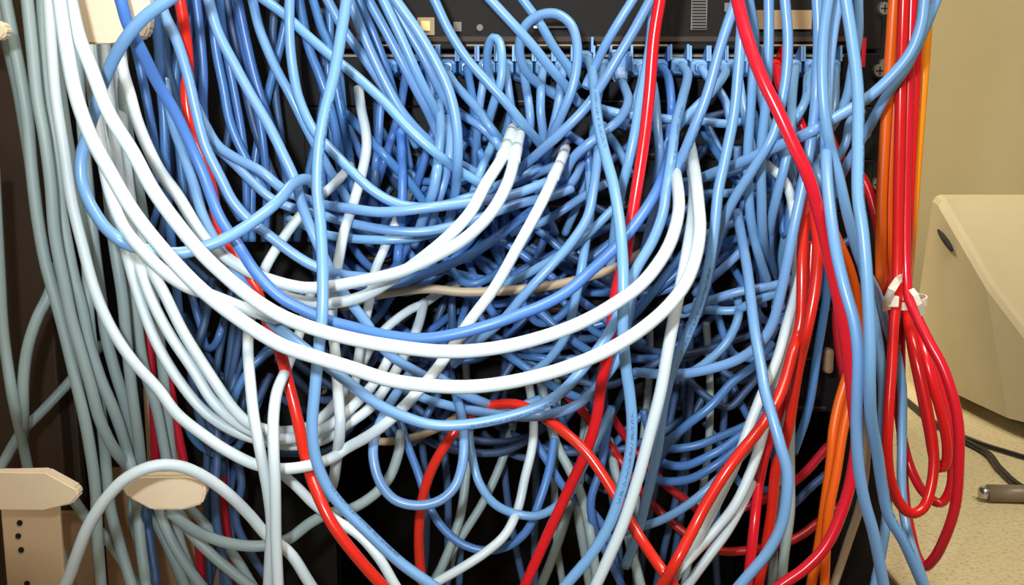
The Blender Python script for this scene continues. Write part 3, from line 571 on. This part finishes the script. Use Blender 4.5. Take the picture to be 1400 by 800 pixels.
fx = (PX[:, 0] - 700) / FPX; fy = (400 - PX[:, 1]) / FPX
ry = FW.y + UP.y * fy; rz = FW.z + UP.z * fy; tt = (-DEP - CAM.y) / ry
W3 = np.column_stack([CAM.x + fx * tt, CAM.y + ry * tt, CAM.z + rz * tt])
SIDES = 9
def tube_mesh(name, P, r):
    n = len(P); T = np.gradient(P, axis=0); T /= np.linalg.norm(T, axis=1)[:, None] + 1e-12
    ref = np.cross(T[0], [0.3, 1.0, 0.2]); ref /= np.linalg.norm(ref)
    U = np.zeros_like(P); u = ref
    for i in range(n):
        u = u - T[i] * np.dot(u, T[i]); u /= np.linalg.norm(u) + 1e-12; U[i] = u
    V = np.cross(T, U)
    a = np.arange(SIDES) * 2 * math.pi / SIDES
    R = (P[:, None, :] + r * (np.cos(a)[None, :, None] * U[:, None, :] + np.sin(a)[None, :, None] * V[:, None, :]))
    verts = R.reshape(-1, 3)
    i, k = np.meshgrid(np.arange(n - 1), np.arange(SIDES), indexing='ij'); i = i.ravel(); k = k.ravel(); k2 = (k + 1) % SIDES
    quads = np.column_stack([i * SIDES + k, i * SIDES + k2, (i + 1) * SIDES + k2, (i + 1) * SIDES + k])
    nq = len(quads); nl = nq * 4 + 2 * SIDES
    loops = np.concatenate([quads.ravel(), np.arange(SIDES)[::-1], (n - 1) * SIDES + np.arange(SIDES)])
    me = bpy.data.meshes.new(name)
    me.vertices.add(len(verts)); me.vertices.foreach_set('co', verts.ravel())
    me.loops.add(nl); me.loops.foreach_set('vertex_index', loops.astype(np.int32))
    me.polygons.add(nq + 2)
    st = np.concatenate([np.arange(nq) * 4, [nq * 4, nq * 4 + SIDES]]); tot = np.concatenate([np.full(nq, 4), [SIDES, SIDES]])
    me.polygons.foreach_set('loop_start', st.astype(np.int32)); me.polygons.foreach_set('loop_total', tot.astype(np.int32))
    L = np.concatenate([[0], np.cumsum(np.linalg.norm(np.diff(P, axis=0), axis=1))])
    uv = np.zeros((nl, 2))
    uv[:nq * 4, 0] = np.column_stack([L[i], L[i], L[i + 1], L[i + 1]]).ravel()
    uv[:nq * 4, 1] = np.column_stack([k / SIDES, (k + 1) / SIDES, (k + 1) / SIDES, k / SIDES]).ravel()
    ul = me.uv_layers.new(name='UVMap'); ul.data.foreach_set('uv', uv.ravel())
    me.update(calc_edges=True); me.validate()
    me.polygons.foreach_set('use_smooth', [True] * (nq) + [False, False])
    return me
def boot_mesh(ribs=False):
    """strain relief boot in its own frame: +y runs back into the port, origin at the cable end"""
    bm = bmesh.new()
    prof = [(0.000, .0036, .0036), (.006, .0040, .0040), (.008, .0066, .0060), (.020, .0078, .0074), (.034, .0078, .0074)]
    if ribs: prof = [(0, .0038, .0038), (.003, .0048, .0048), (.004, .0040, .0040), (.007, .0052, .0052), (.008, .0044, .0044), (.012, .0060, .0058), (.034, .0068, .0066)]
    rings = []
    for y, w_, h in prof:
        rings.append([bm.verts.new((x * w_, y, z * h)) for x, z in ((-1, -.6), (-.6, -1), (.6, -1), (1, -.6), (1, .6), (.6, 1), (-.6, 1), (-1, .6))])
    for a, b in zip(rings, rings[1:]):
        for k in range(8): bm.faces.new((a[k], a[(k + 1) % 8], b[(k + 1) % 8], b[k]))
    bm.faces.new(rings[0]); bm.faces.new(rings[-1][::-1])
    for s in (-1, 1):                                   # the two upright ears guarding the latch
        v = [bm.verts.new((s * x, y, z)) for x in (.0060, .0078) for y, z in ((.008, .0050), (.030, .0050), (.030, .0090), (.016, .0165), (.010, .0175))]
        bm.faces.new(v[:5]); bm.faces.new(v[5:][::-1])
        for k in range(5): bm.faces.new((v[k], v[(k + 1) % 5], v[5 + (k + 1) % 5], v[5 + k]))
    bmesh.ops.recalc_face_normals(bm, faces=bm.faces)
    me = bpy.data.meshes.new('boot'); bm.to_mesh(me); bm.free(); return me
BOOT, BOOTR = boot_mesh(), boot_mesh(True)
bm = bmesh.new(); bbox(bm, -.0058, .0058, .030, .040, -.0045, .0045, .0006)
PLUG = bpy.data.meshes.new('plug'); bm.to_mesh(PLUG); bm.free(); PLUG.materials.append(MATS['clear_plug'])
BM_ = {}
for i, r in enumerate(rows):
    P = W3[r['a']:r['a'] + r['n']]
    f = r['pts'].split()[0].split(',')
    plugged = float(f[2]) <= 4.6 and 78 <= float(f[1]) <= 93
    if plugged:                                          # leave the boot straight before drooping
        P = P.copy()
    org = Vector(P[0])
    me = tube_mesh(r['name'], P - np.array(org), r['dia'] / 2000)
    o = link(r['name'], me, r['m']); o.location = org
    tag(o, r['label'], 'cable', r['group'])
    if plugged or 'ribbed boot' in r['label']:
        key = (r['m'], 'ribbed' in r['label'])
        if key not in BM_:
            m_ = (BOOTR if key[1] else BOOT).copy(); m_.materials.append(MATS[r['m']]); BM_[key] = m_
        b = bpy.data.objects.new('boot', BM_[key]); COL.objects.link(b); b.parent = o
        p = bpy.data.objects.new('plug', PLUG); COL.objects.link(p); p.parent = b
        b.location = (0, 0.0, 0)
        if key[1]: b.rotation_euler = (math.radians(35), 0, 0)
    if 'white end' in r['label'] and r['m'] == 'W':      # pale sleeve over the far end
        s = link('sleeve', tube_mesh('sleeve', (P - np.array(org))[-13:-8], r['dia'] / 2000 * 1.07), 'W', None); s.parent = o
    r['obj'] = o
# ---------------------------------------------------------------- the room
wall = boxo('wall_back', 'wall_paint', -3.0, 3.2, 1.55, 1.65, 0, 3.0); struct(wall, 'khaki painted wall behind the rack')
fl = boxo('floor', 'floor_tile', -3.0, 3.2, -3.0, 1.65, -0.05, 0.0); struct(fl, 'beige tiled floor')

# ---------------------------------------------------------------- the rack
def zpix(py, dep=0.0): return at(700, py, dep).z
def xpix(px, dep=0.0, py=400): return at(px, py, dep).x
U = 0.04445
XL, XR = -0.176, 0.307            # outer edges of the 19 inch faces
rack = empty('equipment_rack', (0.065, 0.2, 0))
tag(rack, 'black metal equipment rack behind all the cables', 'rack')
XU0, XU1 = XR - 0.016, XR + 0.030
bm = bmesh.new(); bbox(bm, XU0, XU1, 0.004, 0.03, 0.05, 2.0); fin('upright', bm, 'rack_black', rack)
bm = bmesh.new(); bbox(bm, XL - 0.03, XL + 0.016, 0.004, 0.03, 0.05, 2.0); fin('upright', bm, 'rack_black', rack)
bm = bmesh.new(); bbox(bm, XU1 - 0.004, XU1, 0.03, 0.62, 0.05, 2.0); fin('side_panel', bm, 'rack_black', rack)
bm = bmesh.new(); bbox(bm, XL - 0.03, XL - 0.026, 0.03, 0.62, 0.05, 2.0); fin('side_panel', bm, 'rack_black', rack)
bm = bmesh.new(); bbox(bm, XL - 0.03, XU1, 0.616, 0.62, 0.05, 2.0); fin('back_panel', bm, 'rack_black', rack)
bm = bmesh.new(); bbox(bm, XL - 0.03, XU1, 0.0, 0.62, 0.0, 0.05); fin('base', bm, 'rack_black', rack)
bm = bmesh.new(); bbox(bm, XL - 0.03, XU1, 0.0, 0.62, 2.0, 2.04); fin('top', bm, 'rack_black', rack)

def screw(parent, x, z, y=0.0, r=0.0058):
    bm = bmesh.new()
    cyl(bm, (x, y, z), (0, -1, 0), r, r * 0.82, 0.0035, 16)
    s = fin('screw', bm, 'steel', parent)
    bm = bmesh.new()
    bbox(bm, x - r * .6, x + r * .6, y - .0038, y - .0034, z - .0006, z + .0006); bbox(bm, x - .0006, x + .0006, y - .0038, y - .0034, z - r * .6, z + r * .6)
    fin('cross_slot', bm, 'dark_hole', s)
    return s
# the black network device on top
zt = zpix(73)
dev = empty('network_switch', ((XL + XR) / 2, 0, zt)); tag(dev, 'black network device above the row of blue plugs', 'network device')
boxo('body', 'device_black', XL + 0.02, XR - 0.02, -0.004, 0.35, zt + .003, zt + 2 * U - .002, .0015, dev)
boxo('mounting_ear', 'device_black', XR - 0.022, XR, -0.005, 0.002, zt + .003, zt + 2 * U - .002, .0008, dev)
boxo('mounting_ear', 'device_black', XL, XL + 0.022, -0.005, 0.002, zt + .003, zt + 2 * U - .002, .0008, dev)
for q0, q1 in ((515, 606), (640, 782), (812, 905), (1020, 1110)):
    boxo('lip_edge', 'label_tan', xpix(q0, .006), xpix(q1, .006), -0.0062, -0.0055, zt + .0058, zt + .0070, 0, dev)
boxo('lower_lip', 'rack_brown', XL + 0.02, XR - 0.02, -0.0055, -0.004, zt + .0095, zt + .0135, 0, dev)
screw(dev, xpix(1186, .005), zpix(12, .005), -.005); screw(dev, xpix(448, .005), zpix(20, .005), -.005)
def plate(parent, name, m, x0, y0, x1, y1, y=-0.0042, th=.0012):
    a = at(x0, y1, 0.004); b = at(x1, y0, 0.004)
    return boxo(name, m, a.x, b.x, y - th, y, a.z, b.z, 0, parent)
p = plate(dev, 'indicator_window', 'label_tan', 571, 24, 594, 48); plate(dev, 'lamp', 'amber_lamp', 576, 29, 588, 42, -.0054)
plate(dev, 'button', 'label_grey', 620, 30, 631, 43)
bm = bmesh.new(); c = at(656, 38, .004); cyl(bm, (c.x, -.004, c.z), (0, -1, 0), .003, .0026, .002, 16); fin('reset_knob', bm, 'label_grey', dev)
plate(dev, 'slot', 'dark_hole', 685, 36, 806, 50); plate(dev, 'slot_edge', 'steel', 730, 36, 776, 38.5, -.0052)
g = plate(dev, 'vent_panel', 'label_grey', 944, -6, 967, 41)
for k in range(11):
    plate(g, 'vent_slot', 'dark_hole', 946, -3 + k * 4.1, 965, -1 + k * 4.1, -.0054, .0004)
plate(dev, 'name_strip', 'label_tan', 1033, 14, 1110, 40); plate(dev, 'name_strip', 'label_grey', 990, 4, 1018, 16)
plate(dev, 'slot', 'dark_hole', 1034, 44, 1108, 50)
# the patch panel with the blue plugs
def panel(i, first):
    z1 = zt - i * U; z0 = z1 - U + .001
    pn = empty('patch_bay', ((XL + XR) / 2, 0, z0))
    boxo('face_plate', 'panel_black', XL, XR, -0.003, 0.0015, z0, z1, .0008, pn)
    if first:
        tag(pn, 'black patch panel holding the row of blue booted plugs', 'patch panel')
        zc = zpix(97, .02)
        for x in PORT_X:
            xc = xpix(x, .04)
            bm = bmesh.new()
            a = (xc - .0078, xc + .0078, zc - .0085, zc + .0085)
            bbox(bm, a[0], a[0] + .0014, -.006, -.003, a[2], a[3]); bbox(bm, a[1] - .0014, a[1], -.006, -.003, a[2], a[3])
            bbox(bm, a[0], a[1], -.006, -.003, a[2], a[2] + .0016); bbox(bm, a[0], a[1], -.006, -.003, a[3] - .0016, a[3])
            pt = fin('port', bm, 'label_tan' if x == 850 else 'panel_black', pn)
            boxo('port_opening', 'dark_hole', a[0] + .0014, a[1] - .0014, -.0036, -.0031, a[2] + .0016, a[3] - .0016, 0, pt)
        boxo('label_strip', 'label_grey', xpix(640), xpix(905), -.0042, -.003, z0 + .0035, z0 + .0044, 0, pn)
        boxo('label_strip', 'label_grey', XL + .03, XR - .03, -.004, -.003, z1 - .003, z1 - .0012, 0, pn)
        screw(pn, xpix(1184, .003), zpix(97, .003), -.003); screw(pn, xpix(449, .003), zpix(102, .003), -.003)
    else:
        tag(pn, ('black patch panel buried behind the tangle, %s' % ('first', 'second', 'third', 'fourth', 'fifth', 'sixth')[i - 1]) + ' below the blue plugs', 'patch panel')
        for gk in range(4):
            gx = XL + .04 + gk * .105
            bm = bmesh.new(); bbox(bm, gx, gx + .095, -.0055, -.003, z0 + .012, z1 - .012, .0006); md = fin('port_block', bm, 'rack_black', pn)
            for q in range(6):
                boxo('port_opening', 'dark_hole', gx + .002 + q * .0155, gx + .0145 + q * .0155, -.0058, -.0055, z0 + .015, z1 - .016, 0, md)
        boxo('label_strip', 'rack_brown', XL + .03, XR - .03, -.0042, -.003, z0 + .003, z0 + .005, 0, pn)
        screw(pn, XR - .009, (z0 + z1) / 2, -.003); screw(pn, XL + .009, (z0 + z1) / 2, -.003)
for i in range(7): panel(i, i == 0)
# screws straight into the rack upright at the far right
for px, py in ((1208, 90), (1199, 252), (1206, 398)):
    q = at(px, py, -.004); screw(rack, min(q.x, XU1 - .006), q.z, .004)
bm = bmesh.new(); q = at(1180, 72, .004); bbox(bm, q.x - .0018, q.x + .0018, -.006, -.004, q.z - .012, q.z + .012); fin('marker_tape', bm, 'Q', dev)

# ---------------------------------------------------------------- cream cable manager at the left
def finger(pts, d_front, d_back, label, hole=None):
    """a cream cable-retaining finger: outline in the front plane, pushed back to the manager"""
    bm = bmesh.new()
    f = [bm.verts.new(at(x, y, d_front)) for x, y in pts]
    b = [bm.verts.new(Vector((v.co.x, -d_front + .010, v.co.z))) for v in f]
    bm.faces.new(f); bm.faces.new(b[::-1]); n = len(f)
    for k in range(n): bm.faces.new((f[k], b[k], b[(k + 1) % n], f[(k + 1) % n]))
    bmesh.ops.bevel(bm, geom=[e for e in bm.edges], offset=.0014, segments=2, affect='EDGES')
    return bm
def bracket(name, label, pts, d_front, root_px, root_py0, root_py1):
    c = at(root_px, (root_py0 + root_py1) / 2, 0.02)
    t = empty(name, c); tag(t, label, 'cable guide', 'cream cable fingers')
    fin('finger', finger(pts, d_front, .02, label), 'cream_plastic', t)
    a = at(root_px, root_py1 - 4, d_front); b = at(root_px, root_py0 + 4, d_front)
    boxo('root', 'cream_plastic', a.x - .004, a.x + .004, -d_front + .008, -d_front + .022, a.z, b.z, .001, t)
    return t
bracket('cable_guide', 'cream plastic finger with pointed right end, at the left edge near the bottom',
        [(-70, 648), (2, 647), (62, 645), (104, 668), (108, 678), (98, 690), (60, 697), (-70, 699)], .215, -40, 648, 697)
bracket('cable_guide', 'cream plastic finger with pointed left end, under the arching cable',
        [(165, 663), (176, 651), (255, 650), (277, 656), (282, 672), (276, 690), (250, 698), (207, 698), (170, 678)], .215, 240, 664, 690)
bracket('cable_guide', 'cream plastic finger with rounded left end, at the top behind the white cables',
        [(72, 20), (78, 10), (100, -8), (200, -10), (206, 10), (204, 40), (198, 52), (150, 59), (110, 60), (88, 36), (76, 32)], .235, 170, 0, 50)
bracket('cable_guide', 'small rounded cream finger tip at the very left edge near the top',
        [(-70, 28), (-2, 28), (8, 36), (9, 46), (2, 54), (-70, 56)], .225, -45, 30, 54)
mg = empty('cable_manager', at(45, 790, .06)); tag(mg, 'cream metal upright of the cable manager with drilled holes at lower left', 'cable manager')
def slab(parent, name, m, x0, y0, x1, y1, d, th=.004, bev=.0008):
    a = at(x0, y1, d); b = at(x1, y0, d)
    return boxo(name, m, min(a.x, b.x), max(a.x, b.x), -d, -d + th, a.z, b.z, bev, parent)
up = slab(mg, 'upright', 'cream_metal', 12, 660, 78, 830, .16)
for px, py in ((25, 733), (29, 752), (37, 798), (27, 715)):
    c = at(px, py, .1603); bm = bmesh.new(); cyl(bm, (c.x, c.y + .0006, c.z), (0, -1, 0), .0022, .0022, .0010, 12); fin('bolt_hole', bm, 'dark_hole', up)
slab(mg, 'back_plate', 'plate_brown', 84, 700, 122, 830, .085)
slab(mg, 'back_plate', 'plate_brown', 150, 640, 300, 830, .03)
slab(mg, 'back_strip', 'cream_metal', 203, 530, 212, 660, .04); slab(mg, 'back_strip', 'cream_metal', 228, 585, 244, 660, .04)
br = empty('channel_rail', at(20, 400, .02)); tag(br, 'dark brown metal rail behind the grey cables at the left edge', 'rail')
slab(br, 'web', 'rack_brown', -90, -60, 14, 900, .0); slab(br, 'flange', 'rack_brown', 14, -60, 36, 900, .03, .03, .002)
slab(br, 'lip', 'rack_brown', 44, -60, 60, 900, .01, .012, .002)
slab(br, 'side_wall', 'rack_black', 60, -60, 380, 900, -.034, .004)

# ---------------------------------------------------------------- clamps behind the red cable, right
cl = empty('cable_clamp', at(1150, 490, .05)); tag(cl, 'small metal clamp with screws beside the red cable at right', 'clamp')
slab(cl, 'clamp_body', 'plate_brown', 1128, 478, 1142, 512, .055, .012, .003)
for px, py in ((1148, 487), (1150, 463)):
    c = at(px, py, .06); bm = bmesh.new(); cyl(bm, c, (0.4, -1, 0), .0035, .003, .008, 12); fin('screw', bm, 'steel', cl)

# ---------------------------------------------------------------- white tie on the red coil
tie = empty('cable_tie', at(1238, 410, .12)); tag(tie, 'white nylon tie strapped around the neck of the red coil', 'cable tie')
c0 = at(1236, 412, .115); bm = bmesh.new()
rx, ryy = .0150, .017; n = 28; ring = []
for k in range(n):
    a = 2 * math.pi * k / n; ring.append([bm.verts.new((c0.x + (rx + e) * math.cos(a), c0.y + (ryy + e) * math.sin(a), c0.z + h + .010 * math.cos(a) * 0.2)) for e, h in ((0, -.003), (.0016, -.003), (.0016, .003), (0, .003))])
for k in range(n):
    A_, B_ = ring[k], ring[(k + 1) % n]
    for q in range(4): bm.faces.new((A_[q], A_[(q + 1) % 4], B_[(q + 1) % 4], B_[q]))
fin('strap', bm, 'white_nylon', tie)
def ribbon(name, pts, width, th, m, parent):
    bm = bmesh.new(); R = []
    for k, p in enumerate(pts):
        t = (pts[min(k + 1, len(pts) - 1)] - pts[max(k - 1, 0)]).normalized()
        s = t.cross(Vector((0, 1, 0))).normalized() * width / 2; nrm = t.cross(s).normalized() * th / 2
        R.append([bm.verts.new(p + s + nrm), bm.verts.new(p - s + nrm), bm.verts.new(p - s - nrm), bm.verts.new(p + s - nrm)])
    for a, b in zip(R, R[1:]):
        for q in range(4): bm.faces.new((a[q], a[(q + 1) % 4], b[(q + 1) % 4], b[q]))
    bm.faces.new(R[0]); bm.faces.new(R[-1][::-1])
    return fin(name, bm, m, parent)
ribbon('tail', [at(1212, 424, .155), at(1213, 410, .165), at(1219, 396, .17), at(1227, 384, .165), at(1232, 380, .155)], .0055, .0014, 'white_nylon', tie)
ribbon('tail', [at(1246, 396, .16), at(1252, 404, .165), at(1257, 416, .165), at(1262, 430, .16)], .004, .0014, 'white_nylon', tie)
q = at(1220, 412, .158); boxo('buckle', 'white_nylon', q.x - .004, q.x + .004, q.y - .003, q.y + .003, q.z - .004, q.z + .004, .0008, tie)

# ---------------------------------------------------------------- desk and monitor behind, right
DZ = 0.78
desk = empty('desk', (0.95, 0.55, 0)); tag(desk, 'beige speckled desk behind the rack at right', 'desk')
boxo('desk_top', 'speckled_laminate', 0.340, 1.75, -0.15, 1.35, DZ - .03, DZ, .003, desk)
boxo('end_panel', 'cream_metal', 0.36, 0.385, -0.10, 1.30, 0, DZ - .03, .002, desk)
boxo('end_panel', 'cream_metal', 1.70, 1.725, -0.10, 1.30, 0, DZ - .03, .002, desk)
mon = empty('computer_monitor', (0.85, 0.55, DZ)); tag(mon, 'beige tube monitor seen from behind, standing on the desk', 'monitor')
def loft(name, secs, m, parent):
    bm = bmesh.new(); R = []
    for y, x0, x1, xb0, xb1, z0, z1 in secs:
        c = []
        k = .010
        c += [(xb0, z0), (x0 - (x0 - xb0) * 0.03, z1 - k), (x0 + k * .4, z1 - k * .3), (x0 + k, z1), (x1 - k, z1), (x1 - k * .4, z1 - k * .3), (x1, z1 - k), (xb1, z0)]
        R.append([bm.verts.new((x, y, z)) for x, z in c])
    for a, b in zip(R, R[1:]):
        for q in range(8): bm.faces.new((a[q], a[(q + 1) % 8], b[(q + 1) % 8], b[q]))
    bm.faces.new(R[0]); bm.faces.new(R[-1][::-1])
    return fin(name, bm, m, parent)
Z0 = DZ + .022
body = loft('rear_housing', [(.30, .685, .95, .66, .975, Z0 + .01, .895), (.40, .64, .985, .628, 1.0, Z0, .915), (.475, .621, 1.005, .615, 1.01, Z0, .965), (.62, .607, 1.02, .594, 1.04, Z0, 1.060)], 'monitor_plastic', mon)
loft('front_bezel', [(.62, .609, 1.02, .594, 1.042, Z0 - .004, 1.060), (.67, .618, 1.02, .598, 1.045, Z0 - .006, 1.062)], 'monitor_plastic', mon)
boxo('screen', 'monitor_dark', .645, 1.0, .670, .673, Z0 + .03, 1.04, .002, mon)
bm = bmesh.new(); cyl(bm, (.83, .52, DZ), (0, 0, 1), .135, .11, .024, 28); fin('foot', bm, 'monitor_dark', mon)
d = ray(1293, 328); t = (0.608 - CAM.x) / d.x; c = CAM + d * t
bm = bmesh.new(); r_ = bmesh.ops.create_uvsphere(bm, u_segments=14, v_segments=8, radius=1)
for v in r_['verts']: v.co = Vector((c.x - .001 + v.co.x * .004, c.y + v.co.y * .030, c.z + v.co.z * .005 + v.co.y * .012))
fin('grip_slot', bm, 'dark_hole', mon, True)
# black leads and a plug lying on the desk
def gp(px, py, z): 
    d = ray(px, py); t = (z - CAM.z) / d.z; return CAM + d * t
def lead(name, m, dia, pts, label, cat='cable'):
    P = np.array([list(p) for p in pts]); C = catmull(P)
    org = Vector(C[0]); o = link(name, tube_mesh(name, C - np.array(org), dia / 2), m); o.location = org; tag(o, label, cat); return o
zc = DZ + .0045
lead('power_lead', 'K', .008, [gp(1236, 545, zc), gp(1280, 580, zc), gp(1318, 602, zc), gp(1350, 620, zc), gp(1368, 642, zc), gp(1400, 668, zc), gp(1460, 690, zc)], 'black lead lying across the desk in front of the monitor')
lead('power_lead', 'K', .006, [gp(1300, 590, zc - .001), gp(1345, 608, zc - .001), gp(1390, 622, zc - .001), gp(1450, 640, zc - .001)], 'thin black lead lying close under the monitor edge')
pl = empty('lead_plug', gp(1370, 672, DZ)); tag(pl, 'grey moulded plug with metal tip lying on the desk', 'plug')
a = gp(1350, 674, DZ + .010); b = gp(1440, 676, DZ + .010); bm = bmesh.new(); cyl(bm, a, b - a, .009, .0095, .07, 16); fin('plug_body', bm, 'grey_plug', pl, True)
bm = bmesh.new(); cyl(bm, a, a - b, .008, .006, .008, 16); fin('metal_tip', bm, 'steel', pl, True)
